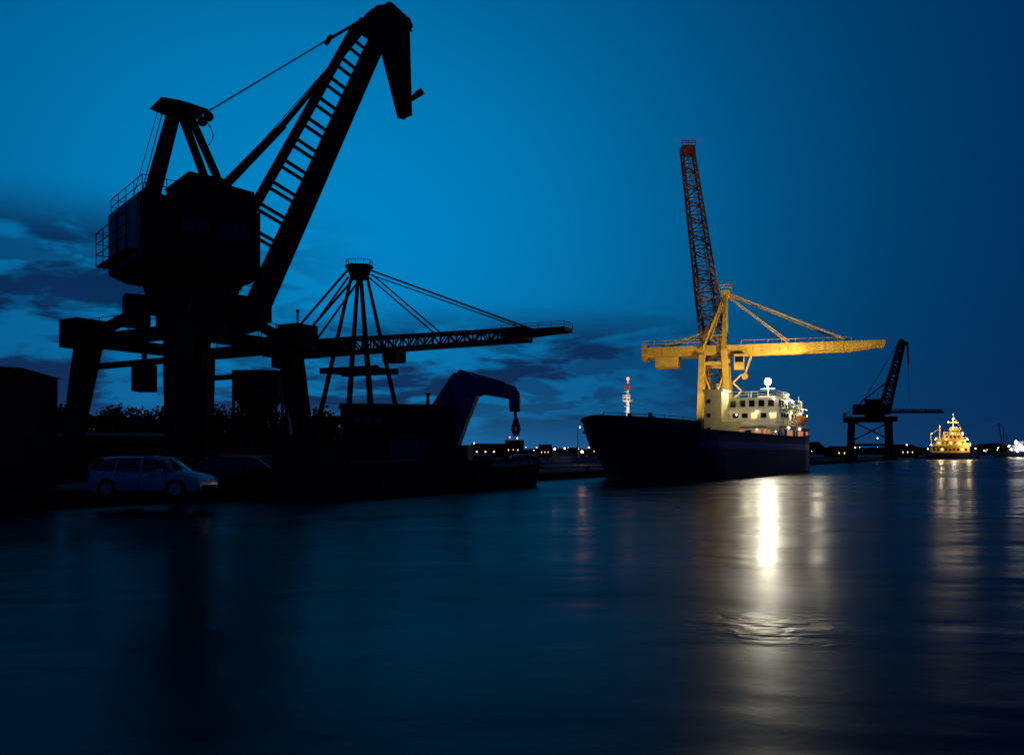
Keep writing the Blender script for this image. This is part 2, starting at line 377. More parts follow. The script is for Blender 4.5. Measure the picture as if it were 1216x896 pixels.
b.box(L,.6,1.6,-1.0,1.0,ap-.2,ap+.5,Y); b.rail([L(.4,-1.1,ap+.5),L(1.8,-1.1,ap+.5),L(1.8,1.1,ap+.5)],.6,.04,Y,1)
for v in(-1.3,1.3):
    b.hexa([L(-8.9,v-.35,bz-.65),L(15.6,v-.35,bz-.5),L(15.6,v+.35,bz-.5),L(-8.9,v+.35,bz-.65)],[L(-8.9,v-.35,bz+.6),L(15.6,v-.35,bz+.5),L(15.6,v+.35,bz+.5),L(-8.9,v+.35,bz+.6)],Y)
    b.hexa([L(15.6,v-.35,bz-.5),L(19.2,v-.25,bz+.0),L(19.2,v+.25,bz+.0),L(15.6,v+.35,bz-.5)],[L(15.6,v-.35,bz+.5),L(19.2,v-.25,bz+.5),L(19.2,v+.25,bz+.5),L(15.6,v+.35,bz+.5)],Y)
for k in range(24): b.box(L,-8.5+k*1.0,-8.42+k*1.0,-1.70,-1.65,bz-.55,bz+.5,Y)
for u in range(-8,20,3): b.beam(L(u,-1,bz),L(u,1,bz),.3,.5,Y)
b.rail([L(-8.9,-1.75,bz+.65),L(-2,-1.75,bz+.65)],.7,.025,Y,1.2); b.rail([L(3,-1.75,bz+.62),L(15.5,-1.75,bz+.55)],.4,.015,Y,1.5,1)
b.box(L,-7.4,-4.6,-1.6,1.6,bz-1.9,bz-.66,Y); b.box(L,-9.1,-8.4,-1.7,1.7,bz-.9,bz+.9,Y)
b.box(L,2.2,3.4,-2.6,-1.7,bz-2.6,bz-.7,Y); b.box(L,2.3,3.3,-2.66,-2.6,bz-1.7,bz-1.0,'glass')
for v in(-.9,.9):
    b.beam(L(1.3,v*.8,ap+.2),L(15.2,v*1.3,bz+.6),.12,.12,Y); b.beam(L(1.3,v*.8,ap-.1),L(8.8,v*1.3,bz+.6),.12,.12,Y)
    b.beam(L(1.3,v*.8,ap+.3),L(14.6,v*1.3,bz+1.0),.04,.04,Y)
    b.beam(L(-1.5,v*1.3,bz+2.2),L(-6.8,v*1.3,bz+.6),.2,.2,Y)
    b.beam(L(-1.5,v*1.3,bz+2.2),L(.8,v*.8,ap-.5),.2,.2,Y)
for k in range(10):
    z0=1.5+k; s_=1 if k%2 else -1
    b.beam(L(2.6-.5*s_,-2.7,z0),L(2.6+.5*s_,-2.7,z0+1),.06,.2,Y)
b.beam(L(4.2,0,bz-.6),L(3.2,0,bz-3.6),.25,.25,Y); b.cyl(L(3.4,-.3,bz-3.2),L(3.4,.3,bz-3.2),.4,m=Y)
ycrane=b.done('yellow_quay_crane')
lampc=(1.0,0.76,0.45)
spot('crane_fill_spot_a',L(6.5,-9,5.5),L(0,0,12),5000,lampc,90,.3,ycrane)  # added fill spots, standing in for the ship lamp's light on the crane
spot('crane_fill_spot_b',L(-5.5,-7,4.5),L(-4,0,14),1700,lampc,80,.3,ycrane)
spot('crane_fill_spot_c',L(11,-7,8.5),L(12,0,16.5),1300,lampc,100,.3,ycrane)

# ------------------------------------------------------------------ raised lattice boom crane behind
b=B(); d=112; x0=X(847,d); L=frame(x0,d,-1,0.15)
b.box(L,-3.0,1.6,-1.8,1.8,GZ+1.2,GZ+4.2,'rustdark'); b.box(L,1.6,2.8,-1.7,-.3,GZ+1.2,GZ+3.6,'rustdark'); b.box(L,1.7,2.85,-1.75,-1.7,GZ+2.4,GZ+3.4,'glass')
for v in(-2.1,2.1):
    b.box(L,-3.2,3.2,v-.45,v+.45,GZ+.01,GZ+1.0,'black')
    b.cyl(L(-3.2,v-.45,GZ+.55),L(-3.2,v+.45,GZ+.55),.5,m='black',n=14); b.cyl(L(3.2,v-.45,GZ+.55),L(3.2,v+.45,GZ+.55),.5,m='black',n=14)
pb=L(-.6,0,GZ+3.5); pm=L(.1,0,17.5); pt=L(3.35,0,42.0)
b.truss(pb,pm,(0,1,0),(1,0,0),2.0,1.4,2.4,2.6,8,.18,'yellow')
b.truss(pm,pm.lerp(pt,.35),(0,1,0),(1,0,0.12),2.4,2.7,2.2,2.3,7,.15,'rustdark')
b.truss(pm.lerp(pt,.35),pt,(0,1,0),(1,0,0.12),2.2,2.3,1.4,1.5,14,.12,'rustdark')
b.box(frame(pt.x,pt.y,1,0),-.9,.9,-.8,.8,41.8,42.9,'redpaint')
for v in(-.5,.5): b.beam((pt.x,pt.y+v,42.5),L(-2.8,v,GZ+4),.05,.05,'cable')
b.rail([pt+Vector((-.9,-.8,.9)),pt+Vector((.9,-.8,.9))],.5,.04,'redpaint',.6)
lb_=b.done('lattice_boom_crane')
spot('boom_fill_spot',(x0+9,98,9),(x0-1,112,26),7500,(1,.66,.40),50,.3,lb_)  # added spot that brightens the boom, no fixture modelled

# ------------------------------------------------------------------ cargo ship
SC=Vector((0.6*102-29.33,102,0))
S=lambda s,t,z: SC-QD*s+QN*t+Vector((0,0,z))      # s from stern, t to port
b=B(); hb=4.8; LN=50.6; FB=LN-8.6
def half(s,k):
    if s<6: w=.8+.2*(s/6)**.5
    elif s<36: w=1
    else:
        q=(s-36)/(LN-(1-k)*5.0-36); q=min(1,max(0,q)); w=(1-q**(2.0+1.2*k))
    return hb*w
def topz(s):
    if s<FB: return 3.75+.35*max(0,(10-s)/10)
    return 4.35+.25*((s-FB)/8.6)
stn=[0,2,4,6,10,16,22,28,32,36,38,40,FB-.01,FB,43.3,44.6,45.6,46.6,47.6,48.4,49.1,49.7,50.2,LN]
lv=[(-.6,0,'boot'),(.35,.05,'boot'),(1.3,.3,'hull'),(2.4,.6,'hull'),(3.0,.8,'hullband'),(None,1,'hull')]
def row(s,side):
    r=[]
    for z,k,_ in lv:
        zz=topz(s) if z is None else z
        ss=min(s,LN-(1-k)*5.0) if s>36 else s+ (1-k)*1.2*(1 if s==0 else 0)
        r.append(S(ss,side*half(s if s<LN-5 else ss,k) if s<LN else 0,zz))
    return r
for side in(-1,1):
    R=[row(s,side) for s in stn]
    for i in range(len(stn)-1):
        for j in range(len(lv)-1):
            mt=lv[j+1][2]
            if mt=='hullband' and stn[i]>FB-2: mt='hull'
            b.face([R[i][j],R[i+1][j],R[i+1][j+1],R[i][j+1]],mt)
    for i in range(len(stn)-1):
        b.beam(R[i][-1]+Vector((0,0,.03)),R[i+1][-1]+Vector((0,0,.03)),.18,.10,'hull')
l0=row(0,-1); r0=row(0,1)
for j in range(len(lv)-1): b.face([l0[j],r0[j],r0[j+1],l0[j+1]],lv[j+1][2])
for i in range(len(stn)-1):
    s0,s1=stn[i],stn[i+1]; dz=-.9
    b.face([S(s0,-half(s0,1)*.98,topz(s0)+dz),S(s1,-half(s1,1)*.98,topz(s1)+dz),S(s1,half(s1,1)*.98,topz(s1)+dz),S(s0,half(s0,1)*.98,topz(s0)+dz)],'deck')
b.face([S(FB,-4.7,2.8),S(FB,4.7,2.8),S(FB,4.7,4.35),S(FB,-4.7,4.35)],'hull')
b.box(S,16,40,-3.2,3.2,2.8,3.8,'deck')
for k in range(7): b.box(S,16.2+k*3.2,19.1+k*3.2,-3.3,3.3,3.8,4.0,'hull')
b.box(S,44,45.6,-1.2,1.2,3.6,4.6,'black'); b.cyl(S(44.8,-1.5,4.2),S(44.8,1.5,4.2),.4,m='black')
rp=[S(s_,half(s_,1)*.97,topz(s_)) for s_ in(42.3,44,46,47.6,49.1,50.2)]
b.rail(rp,.28,.02,'black',1.2,1)
for s_,h_ in((47.5,.5),(43.5,.7),(42.9,.45)): b.cyl(S(s_,1.2,4.4),S(s_,1.2,4.4+h_),.16,m='black')
def tier(s0,s1,t0,t1,z0,z1,m='white',wins=True,wz=None,wmat='e_win',lit=.5,overh=.25):
    b.box(S,s0,s1,t0,t1,z0,z1,m)
    b.box(S,s0-overh,s1+overh,t0-overh,t1+overh,z1,z1+.1,m)
    if wins:
        wz=wz or (z0+(z1-z0)*.45,z0+(z1-z0)*.8)
        n=max(2,int((t1-t0)/.95))
        for k in range(n):
            a=t0+.2+(t1-t0-.2)*k/n
            b.box(S,s1,s1+.04,a,a+.62,wz[0],wz[1],wmat if random.random()<lit else 'glass')
        n=max(2,int((s1-s0)/1.3))
        for k in range(n):
            a=s0+.4+(s1-s0-.4)*k/n
            b.box(S,a,a+.7,t1,t1+.04,wz[0],wz[1],wmat if random.random()<lit*.6 else 'glass')
tier(.8,13,-4.2,4.0,2.9,4.9,lit=.45,wmat='e_winr')
tier(1.6,12,-3.9,3.4,5.0,6.7,wmat='e_win',lit=.35)
tier(5.5,11.2,-3.4,3.0,6.8,8.0,wz=(7.1,7.8),lit=.0)
b.box(S,7.5,9.5,-4.9,4.7,6.75,6.9,'white')
b.box(S,4.0,5.5,-2.6,2.4,6.8,7.6,'white')
b.rail([S(7.5,4.7,6.9),S(9.5,4.7,6.9),S(9.5,3.0,6.9)],.8,.03,'white',.6)
b.rail([S(1.5,3.9,5.0),S(12.6,3.9,5.0),S(12.6,-4.2,5.0)],.8,.03,'white',.9)
b.rail([S(1.5,3.4,6.8),S(5.5,3.4,6.8)],.8,.03,'white',.9); b.rail([S(1.5,3.4,6.8),S(1.5,-3.4,6.8)],.8,.03,'white',.9)
b.rail([S(.3,4.0,4.1),S(0.3,-3.9,4.1)],.8,.03,'white',.9)
b.rail([S(5.6,2.9,8.1),S(11.1,2.9,8.1),S(11.1,-3.3,8.1)],.7,.025,'white',.9)
b.box(S,12.4,15.0,-3.9,-2.0,2.9,8.7,'cream'); b.box(S,12.2,15.2,-4.1,-1.8,8.7,8.85,'cream'); b.box(S,13,15.0,-2.0,-.6,2.9,5.4,'cream')
b.cyl(S(13.6,-3,8.8),S(13.6,-3,9.6),.2,m='cream')
for k in range(3): b.box(S,15.0,15.05,-3.6,-3.2,4.4+k*1.5,4.8+k*1.5,'glass')
b.hexa([S(2.2,-1.2,6.8),S(4.4,-1.2,6.8),S(4.4,1.2,6.8),S(2.2,1.2,6.8)],[S(2.0,-1,8.7),S(3.8,-1,8.7),S(3.8,1,8.7),S(2.0,1,8.7)],'cream')
for k in(-.4,.4): b.cyl(S(2.9,k,8.7),S(2.8,k,9.2),.15,m='black')
b.cyl(S(8.6,1.3,8.1),S(8.6,1.3,9.6),.09,.07,m='white'); b.beam(S(8.6,.5,9.2),S(8.6,2.1,9.2),.07,.07,'white'); b.beam(S(8.9,.2,8.9),S(8.9,-1.2,8.9),.15,.12,'white'); b.cyl(S(8.9,-.5,8.1),S(8.9,-.5,8.9),.07,m='white')
b.cyl(S(2.0,3.2,6.8),S(2.0,3.2,8.6),.05,m='white'); b.beam(S(8.6,1.3,9.4),S(1.0,3.4,7.2),.03,.03,'cable')
for k in range(8):
    b.box(S,13.1+k*.28,13.5+k*.28,2.5,3.6,4.75-k*.24,4.83-k*.24,'white')
b.beam(S(13.0,3.65,4.9),S(15.4,3.65,2.9),.08,.2,'white'); b.beam(S(13.0,2.45,4.9),S(15.4,2.45,2.9),.08,.2,'white')
b.beam(S(13.0,3.65,5.8),S(15.4,3.65,3.8),.05,.05,'white'); b.beam(S(12.1,3.3,6.9),S(13.2,3.3,5.0),.12,.25,'white')
lb=[]
for i in range(9):
    t=i/8; w=.6*math.sin(math.pi*(.08+.84*t))**.6
    lb.append([S(2.2+3.2*t,3.9-w,5.95),S(2.2+3.2*t,3.9-w*.7,5.45),S(2.2+3.2*t,3.9+w*.7,5.45),S(2.2+3.2*t,3.9+w,5.95),S(2.2+3.2*t,3.9+w*.6,6.25),S(2.2+3.2*t,3.9-w*.6,6.25)])
for i in range(8):
    for k in range(6): b.face([lb[i][k],lb[i+1][k],lb[i+1][(k+1)%6],lb[i][(k+1)%6]],'orange')
b.face(lb[0],'orange'); b.face(lb[-1][::-1],'orange')
for s_ in(2.6,5.2):
    b.beam(S(s_,3.0,5.1),S(s_,3.9,7.1),.12,.12,'white'); b.beam(S(s_,3.9,7.1),S(s_,4.3,7.0),.1,.1,'white')
for s_ in(14.6,22): b.ball(S(s_,3.6,4.3),.07,'e_small')
for (s_,t_,z_) in((12.9,-1,6.2),(12.9,2.6,6.2),(12.2,-2.5,6.5),(12.2,1.0,6.5),(11.5,2.6,7.9),(3,3.6,6.6),(8,3.7,6.5),(5.5,4.1,4.75),(10.8,4.1,4.75)): b.ball(S(s_,t_,z_),.09,'e_small')
b.ball(S(8.6,1.3,10.0),.36,'e_flood',12)
b.ball(S(6,3.4,7.8),.10,'e_side'); b.ball(S(1.6,3.6,7.1),.08,'e_small'); b.ball(S(.8,3.9,6.4),.07,'e_small')
ship=b.done('cargo_ship')
b=B()
b.cyl(S(40.3,-2,3.9),S(40.3,-2,7.9),.16,.09,m='white'); b.box(S,40.0,40.6,-2.3,-1.7,6.2,6.3,'white'); b.box(S,40.1,40.5,-2.2,-1.8,7.2,7.5,'redpaint'); b.ball(S(40.3,-2,8.05),.13,'e_red')
for k in range(8): b.beam(S(40.55,-2.2,4.2+k*.4),S(40.55,-1.8,4.2+k*.4),.03,.03,'white')
b.rail([S(40,-2.3,6.3),S(40.6,-2.3,6.3),S(40.6,-1.7,6.3)],.4,.02,'white',.3)
fm=b.done('foremast',parent=ship); spot('foremast_lamp',S(43,-.8,4.9),S(40.3,-2,6.2),620,(1,.8,.7),70,.1,ship)
flc=(1,.90,.60)
lamp('deck_floodlight',S(17.5,1.5,8.2),330,flc,.2,ship)
lamp('side_floodlight',S(7.5,6.4,8.2),380,flc,.2,ship)

# ------------------------------------------------------------------ barge moored in front
b=B(); BC=lambda s,t,z: Vector((EDGE(38),38,0))+QD*s+QN*(2.75+t)+Vector((0,0,z))
st=[0,.6,2,16,18.5,20.2,21.4,22.2]; hw=[2.0,2.3,2.4,2.4,2.3,1.9,1.1,.15]; bot=[.3,0,-.4,-.4,-.4,0,.5,.9]; tp=[1.35,1.25,1.15,1.15,1.25,1.4,1.6,1.75]
R=[[BC(s,-w*.85,z0),BC(s,-w,z1),BC(s,w,z1),BC(s,w*.85,z0)] for s,w,z0,z1 in zip(st,hw,bot,tp)]
for i in range(len(st)-1):
    for k in range(4): b.face([R[i][k],R[i+1][k],R[i+1][(k+1)%4],R[i][(k+1)%4]],'black')
    for k in(1,2): b.beam(R[i][k],R[i+1][k],.16,.16,'black')
b.face(R[0],'black')
b.box(BC,3,15,-1.6,1.6,1.15,1.6,'black'); b.box(BC,1,3,-1.3,1.3,1.2,2.6,'black')
for s_ in(4,8,12,16): b.cyl(BC(s_,2.4,.75),BC(s_,2.62,.75),.32,m='tyre',n=14)
b.cyl(BC(20,0,1.4),BC(20,0,2.2),.07,m='black'); b.cyl(BC(18,.8,1.3),BC(18,.8,1.75),.12)
b.rail([BC(17,2.2,1.2),BC(20,1.8,1.4),BC(21.6,.9,1.65)],.45,.02,'black',1.2,1)
b.done('moored_barge')

# ------------------------------------------------------------------ sheds
def shed(name,cx,cy,dx,dy,w,dp,z1,ridge=.3,panels=True):
    b=B(); L=frame(cx,cy,dx,dy)
    b.box(L,-w/2,w/2,-dp/2,dp/2,GZ,z1,'shed')
    b.hexa([L(-w/2-.15,-dp/2-.15,z1),L(w/2+.15,-dp/2-.15,z1),L(w/2+.15,dp/2+.15,z1),L(-w/2-.15,dp/2+.15,z1)],[L(-w/2-.15,-.1,z1+ridge),L(w/2+.15,-.1,z1+ridge),L(w/2+.15,.1,z1+ridge),L(-w/2-.15,.1,z1+ridge)],'shed')
    n=int(w/.8)
    for k in range(n+1): b.box(L,-w/2+k*w/n-.03,-w/2+k*w/n+.03,-dp/2-.05,-dp/2,GZ,z1-.05,'shed')
    if panels:
        b.box(L,-w*.1,w*.25,-dp/2-.08,-dp/2-.05,GZ+.6,GZ+2.6,'shedlt')
        for k in range(3): b.box(L,-w*.42+k*w*.1,-w*.36+k*w*.1,-dp/2-.08,-dp/2-.05,z1-1.3,z1-.7,'glass')
    b.cyl(L(w*.3,0,z1),L(w*.3,0,z1+.9),.12); b.cyl(L(w*.3,0,z1+.9),L(w*.3,0,z1+1.0),.2)
    return b.done(name)
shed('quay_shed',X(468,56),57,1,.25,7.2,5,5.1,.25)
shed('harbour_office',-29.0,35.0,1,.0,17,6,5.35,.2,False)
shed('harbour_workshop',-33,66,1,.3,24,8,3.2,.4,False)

# ------------------------------------------------------------------ blue-grey material handler crane
b=B(); d=62; L=frame(X(533,d),d,1,-.1); G='bluegrey'
sy=lambda py:Zp(py,d); sx=lambda px:(px-533)*d/1000
pl=[(514,482),(540,444),(556,443),(566,450),(571,464),(556,500),(546,528),(524,528)]
b.hexa([L(sx(x),-.75,sy(y)) for x,y in pl],[L(sx(x),.75,sy(y)) for x,y in pl],G)
for i in range(4): b.beam(L(sx(516+i*6),-.9,sy(480-i*8)),L(sx(530+i*6),-.9,sy(525-i*10)),.07,.07,'black')
am=[(552,443),(596,455),(612,459),(618,468),(618,489),(606,489),(605,474),(560,466)]
b.hexa([L(sx(x),-.35,sy(y)) for x,y in am],[L(sx(x),.35,sy(y)) for x,y in am],G)
b.beam(L(sx(548),0,sy(440)),L(sx(600),0,sy(455)),.12,.12,'black'); b.beam(L(sx(566),.5,sy(470)),L(sx(596),.5,sy(458)),.2,.2,'black')
b.cyl(L(sx(548),-.5,sy(443)),L(sx(548),.5,sy(443)),.22)
b.beam(L(sx(612),0,sy(489)),L(sx(613),0,sy(500)),.18,.18,'black')
for k in(-1,1):
    b.beam(L(sx(613),0,sy(498)),L(sx(613)+k*.2,0,sy(508)),.2,.3,'black'); b.beam(L(sx(613)+k*.2,0,sy(508)),L(sx(613)+k*.08,0,sy(518)),.18,.3,'black',.06,.2)
b.box(L,-1.2,1.6,-1.4,1.4,1.2,2.6,'black')
for u in(-1.5,1.5):
    for v in(-1.3,1.3): b.cyl(L(u,v-.25,GZ+.6),L(u,v+.25,GZ+.6),.6,m='tyre',n=14)
b.box(L,-2.2,2.2,-1.0,1.0,.7,1.2,'black')
b.done('material_handler_crane')

# ------------------------------------------------------------------ cars
def car(cx,cy,ang,paint,name='parked_car',sc_=1.0):
    b=B(); L=lambda x,y,z: Vector((cx+(x*math.cos(ang)-y*math.sin(ang))*sc_, cy+(x*math.sin(ang)+y*math.cos(ang))*sc_, GZ+z*sc_))
    st=[(-2.12,.62,.62,.70,.70,.40),(-2.08,.92,.94,.78,.70,.28),(-1.95,.96,1.18,.82,.66,.24),(-1.60,.96,1.42,.84,.63,.22),(-1.05,.95,1.49,.86,.63,.20),(-.98,.95,1.495,.86,.63,.20),(-.1,.93,1.50,.86,.63,.20),(-.02,.93,1.50,.86,.63,.20),(.45,.92,1.46,.86,.62,.20),(.60,.92,1.40,.86,.62,.20),(1.18,.90,.97,.85,.68,.20),(1.26,.89,.93,.85,.68,.20),(1.75,.82,.86,.82,.62,.22),(2.02,.70,.76,.76,.58,.26),(2.14,.52,.56,.66,.52,.34)]
    R=[]
    for x,zb,zr,w,wr,z0 in st:
        r=[]
        for sgn in(1,-1):
            pts=[(w*.9,z0),(w,z0+.22 if zb>.7 else z0+.1),(w*1.0,(z0+zb)/2+.08),(w*.97,zb),(wr,max(zb+.01,zr-.05)),(wr*.75,zr+.005)]
            if sgn==-1: pts=pts[::-1]
            r+=[L(x,sgn*a,z) for a,z in pts]
        R.append(r)
    n=12
    for i in range(len(st)-1):
        for k in range(n):
            m=paint
            if k in(3,7) and i in(2,3,5,7,8,9): m='glass'
            if k in(4,5,6) and i in(9,2): m='glass'
            if k==11: m='tyre'
            b.face([R[i][k],R[i+1][k],R[i+1][(k+1)%n],R[i][(k+1)%n]],m)
    b.face(R[0],paint); b.face(R[-1][::-1],paint)
    for x in(-1.32,1.32):
        for sgn in(-1,1):
            b.cyl(L(x,sgn*.66,.33),L(x,sgn*.875,.33),.37,n=24,m='tyre')
            b.cyl(L(x,sgn*.875,.33),L(x,sgn*.885,.33),.22,n=20,m='alloy')
            for k in range(5):
                a=k*2*math.pi/5; b.beam(L(x,sgn*.89,.33),L(x+.2*math.cos(a),sgn*.89,.33+.2*math.sin(a)),.05,.02,'alloy')
    for sgn in(-1,1):
        b.hexa([L(1.86,sgn*.74,.62),L(2.02,sgn*.62,.60),L(2.04,sgn*.62,.72),L(1.84,sgn*.76,.76)],[L(1.86,sgn*.795,.62),L(2.08,sgn*.66,.60),L(2.06,sgn*.68,.72),L(1.84,sgn*.81,.76)],'alloy')
        b.box(L,-2.11,-2.0,sgn*.74-.06,sgn*.74+.06,.72,.95,'redpaint')
        b.box(L,.72,.9,sgn*.98-.09,sgn*.98+.07,.90,1.04,paint)
        b.box(L,-1.5,.3,sgn*.6-.02,sgn*.6+.02,1.50,1.54,'black')
        for x in(-.75,.35): b.box(L,x,x+.18,sgn*.865-.01,sgn*.865+.01,.80,.83,'black')
        for x in(-1.0,-.05,.95): b.box(L,x-.008,x+.008,sgn*.862-.008,sgn*.862+.008,.30,.92,'black')
        b.box(L,-.9,.9,sgn*.85-.02,sgn*.85+.02,.20,.28,'tyre')
    b.box(L,2.08,2.16,-.5,.5,.34,.46,'black'); b.box(L,2.1,2.15,-.25,.25,.5,.6,'alloy')
    o=b.done(name,smooth=True)
    md=o.modifiers.new('es','EDGE_SPLIT'); md.split_angle=math.radians(38)
    return o
car(X(183,30.8),30.8,math.radians(-8),'carpaint')
car(X(168,38.5),38.5,math.radians(6),'cargrey')
car(X(575,84),84,math.radians(20),'cardark')
car(X(340,44),44.5,math.radians(15),'cardark')
car(X(290,40),40,math.radians(15),'cardark')
car(X(625,95),95,math.radians(30),'cardark')

# ------------------------------------------------------------------ distant crane (right)
b=B(); d=200; L=frame(X(1033,d),d,.97,-.25)
for u in(-4.3,4.3):
    for v in(-3,3):
        b.beam(L(u,v,GZ+.5),L(u*.95,v*.8,9.6),.9,.9,'black'); b.beam(L(u-1,v,GZ+.5),L(u+1,v,GZ+.5),1,1,'black')
for v in(-2.6,2.6): b.beam(L(-5.6,v,10),L(5.6,v,10),.8,1.2,'black'); b.beam(L(-4.2,v,4),L(4.2,v,4),.4,.5)
for u in(-4.2,4.2): b.beam(L(u,-2.6,10),L(u,2.6,10),.8,1.2); b.beam(L(u,-2.8,5),L(-u,-2.7,9.5),.3,.3)
b.cyl(L(1,0,10.4),L(1,0,11.6),2.2); b.box(L,-3.6,4.2,-2.2,2.2,11.2,13.6,'black'); b.box(L,-1,2.5,-1.6,1.6,13.6,14.8,'black')
b.rail([L(-5.6,-2.6,10.6),L(-5.6,2.6,10.6)],1.1,.06); b.rail([L(-5.6,-2.6,10.6),L(-3.6,-2.6,10.6)],1.1,.06)
b.truss(L(3.0,0,11.5),L(7.0,0,28.2),(.25,.97,0),(.97,-.25,-.2),2.0,2.2,1.0,1.0,10,.3,'black')
b.beam(L(6.6,0,28.8),L(8.4,0,27.4),.6,.6); b.beam(L(8.2,0,28.2),L(8.4,0,23),.3,.4,'black'); b.beam(L(6.8,0,28.8),L(7.2,0,26.8),.5,1.0)
b.beam(L(6.5,0,28.5),L(-1.6,0,14.2),.14,.14,'cable'); b.beam(L(4.6,0,19.5),L(-2.2,0,14),.3,.3,'black')
b.beam(L(8.4,0,23),L(8.6,0,14),.08,.08,'cable')
b.beam(L(4.5,0,11.7),L(16,0,11.6),.8,.5,'black'); b.truss(L(4.5,0,12.0),L(15.5,0,11.9),(.25,.97,0),(0,0,1),1.2,.7,1.0,.5,8,.1,'black')
b.done('distant_portal_crane')

# ------------------------------------------------------------------ lit tug boat
b=B(); d=285; L=frame(X(1130,d),d,1,-.35)
st=[(-8,2.4,2.6),(-6,3.0,2.2),(0,3.2,2.0),(5,2.8,2.4),(7.5,1.2,3.0),(8.4,.1,3.4)]
R=[[L(x,-w*.8,-.4),L(x,-w,z),L(x,w,z),L(x,w*.8,-.4)] for x,w,z in st]
for i in range(len(st)-1):
    for k in range(4): b.face([R[i][k],R[i+1][k],R[i+1][(k+1)%4],R[i][(k+1)%4]],'hull')
b.face(R[0],'hull')
for z0,z1,a,c,w in((2.2,4.4,-6.5,5.0,2.7),(4.4,6.4,-5,4.0,2.3),(6.4,8.2,-2.6,3.0,2.0),(8.2,9.8,-.6,2.2,1.5)):
    b.box(L,a,c,-w,w,z0,z1,'yellow'); b.box(L,a-.3,c+.3,-w-.3,w+.3,z1,z1+.12,'cream'); b.rail([L(a-.2,-w-.2,z1+.12),L(c+.2,-w-.2,z1+.12)],.8,.05,'cream',1.2)
    k=a+.5
    while k<c-.6: b.box(L,k,k+.7,-w-.04,-w,z0+.7,z0+1.5,'e_win' if random.random()<.3 else 'glass'); k+=1.2
b.cyl(L(.5,0,9.9),L(.5,0,15.0),.18,.08,m='yellow'); b.beam(L(-1.2,0,12.4),L(2.2,0,12.4),.15,.15,'yellow'); b.beam(L(-3.6,0,7),L(-3.6,0,11),.3,.3,'yellow'); b.beam(L(-6,0,4),L(-6.4,0,8.5),.3,.3,'yellow'); b.beam(L(-6.4,0,8.5),L(-3.6,0,10.5),.1,.1,'yellow'); b.beam(L(.5,0,14.6),L(6,0,5),.06,.06,'yellow')
for u,z in((.5,13.6),(1.2,12.6),(-1.0,12.6),(-3.6,11.2),(-6.4,8.7),(3,8.6),(4.4,6.8),(5.2,4.9),(-5.2,6.8),(-6.6,4.9),(0,8.7),(2,5),(-2,6.7),(6.8,3.6),(-7.5,3.5)):
    b.ball(L(u,-2.4 if z<9 else 0,z),.17,'e_white' if z in(13.6,8.6,6.8,4.9) else 'e_small')
b.ball(L(.5,0,15.2),.15,'e_green')
tug=b.done('tug_boat')
tc_=(1,.74,.32)
lamp('tug_lamp_a',L(-4,-5.5,9.5),1300,tc_,.3,tug); lamp('tug_lamp_b',L(4.5,-5,5.5),1200,tc_,.3,tug); lamp('tug_lamp_c',L(.5,-2.5,12),1400,(1,.85,.6),.3,tug)

# ------------------------------------------------------------------ far shore, hills, trees
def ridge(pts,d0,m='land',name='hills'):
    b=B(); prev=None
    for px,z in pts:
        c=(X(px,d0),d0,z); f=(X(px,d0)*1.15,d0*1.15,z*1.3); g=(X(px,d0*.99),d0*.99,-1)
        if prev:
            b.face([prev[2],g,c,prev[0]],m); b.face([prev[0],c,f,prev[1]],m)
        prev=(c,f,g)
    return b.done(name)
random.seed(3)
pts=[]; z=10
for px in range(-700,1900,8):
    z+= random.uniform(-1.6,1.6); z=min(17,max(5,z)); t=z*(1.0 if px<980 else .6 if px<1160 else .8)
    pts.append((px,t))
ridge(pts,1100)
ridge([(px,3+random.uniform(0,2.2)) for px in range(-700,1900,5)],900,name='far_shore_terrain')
def leafmass(name,xs,n):
    b=B()
    for (x,y,h,r) in xs:
        b.cyl((x,y,GZ-.1),(x,y,h*.6),.22,.1,6,'trunk')
        for k in range(4):
            a=random.uniform(0,6.28); b.cyl((x,y,h*.4),(x+math.cos(a)*r*.6,y+math.sin(a)*r*.6,h*.75),.09,.04,5,'trunk')
        cl=[(random.gauss(0,r*.45),random.gauss(0,r*.45),h*random.uniform(.45,.95),r*random.uniform(.3,.55)) for _ in range(9)]
        for _ in range(n):
            c=random.choice(cl); q=Vector((random.gauss(0,1),random.gauss(0,1),random.gauss(0,1))).normalized()*c[3]*random.uniform(.6,1.1)
            p0=Vector((x+c[0],y+c[1],c[2]))+q; a=Vector((random.uniform(-1,1),random.uniform(-1,1),random.uniform(-1,1))).normalized()*.26; e=a.cross(Vector((random.uniform(-1,1),random.uniform(-1,1),.3))).normalized()*.2
            b.face([p0-a,p0-e,p0+a,p0+e],'leaf')
    return b.done(name)
xs=[]
for px in range(60,410,7):
    d=random.uniform(95,125); h=Zp(486+random.uniform(-7,10)+(6 if px>250 else 0),d); xs.append((X(px,d),d,h,random.uniform(2.0,3.2)))
for px in range(-160,60,14):
    d=random.uniform(95,125); xs.append((X(px,d),d,random.uniform(5.5,8),2.6))
leafmass('distant_trees',xs,380)
b=B(); random.seed(11)
for px0,px1,top_ in((560,600,530),(600,622,526),(700,722,529),(985,1010,533),(1060,1082,531),(640,655,531)):
    d=330; L=frame(X((px0+px1)/2,d),d,1,0); w=(px1-px0)*d/1000/2
    z=Zp(top_,d)
    b.box(L,-w,w,-6,6,.2,z,'land'); b.hexa([L(-w,-6,z),L(w,-6,z),L(w,6,z),L(-w,6,z)],[L(-w,-.2,z+1.2),L(w,-.2,z+1.2),L(w,.2,z+1.2),L(-w,.2,z+1.2)],'land')
    for k in range(3): b.box(L,-w*.7+k*w*.5,-w*.6+k*w*.5,-6.05,-6,z*.5,z*.5+.6,'e_win')
b.done('waterfront_warehouse')
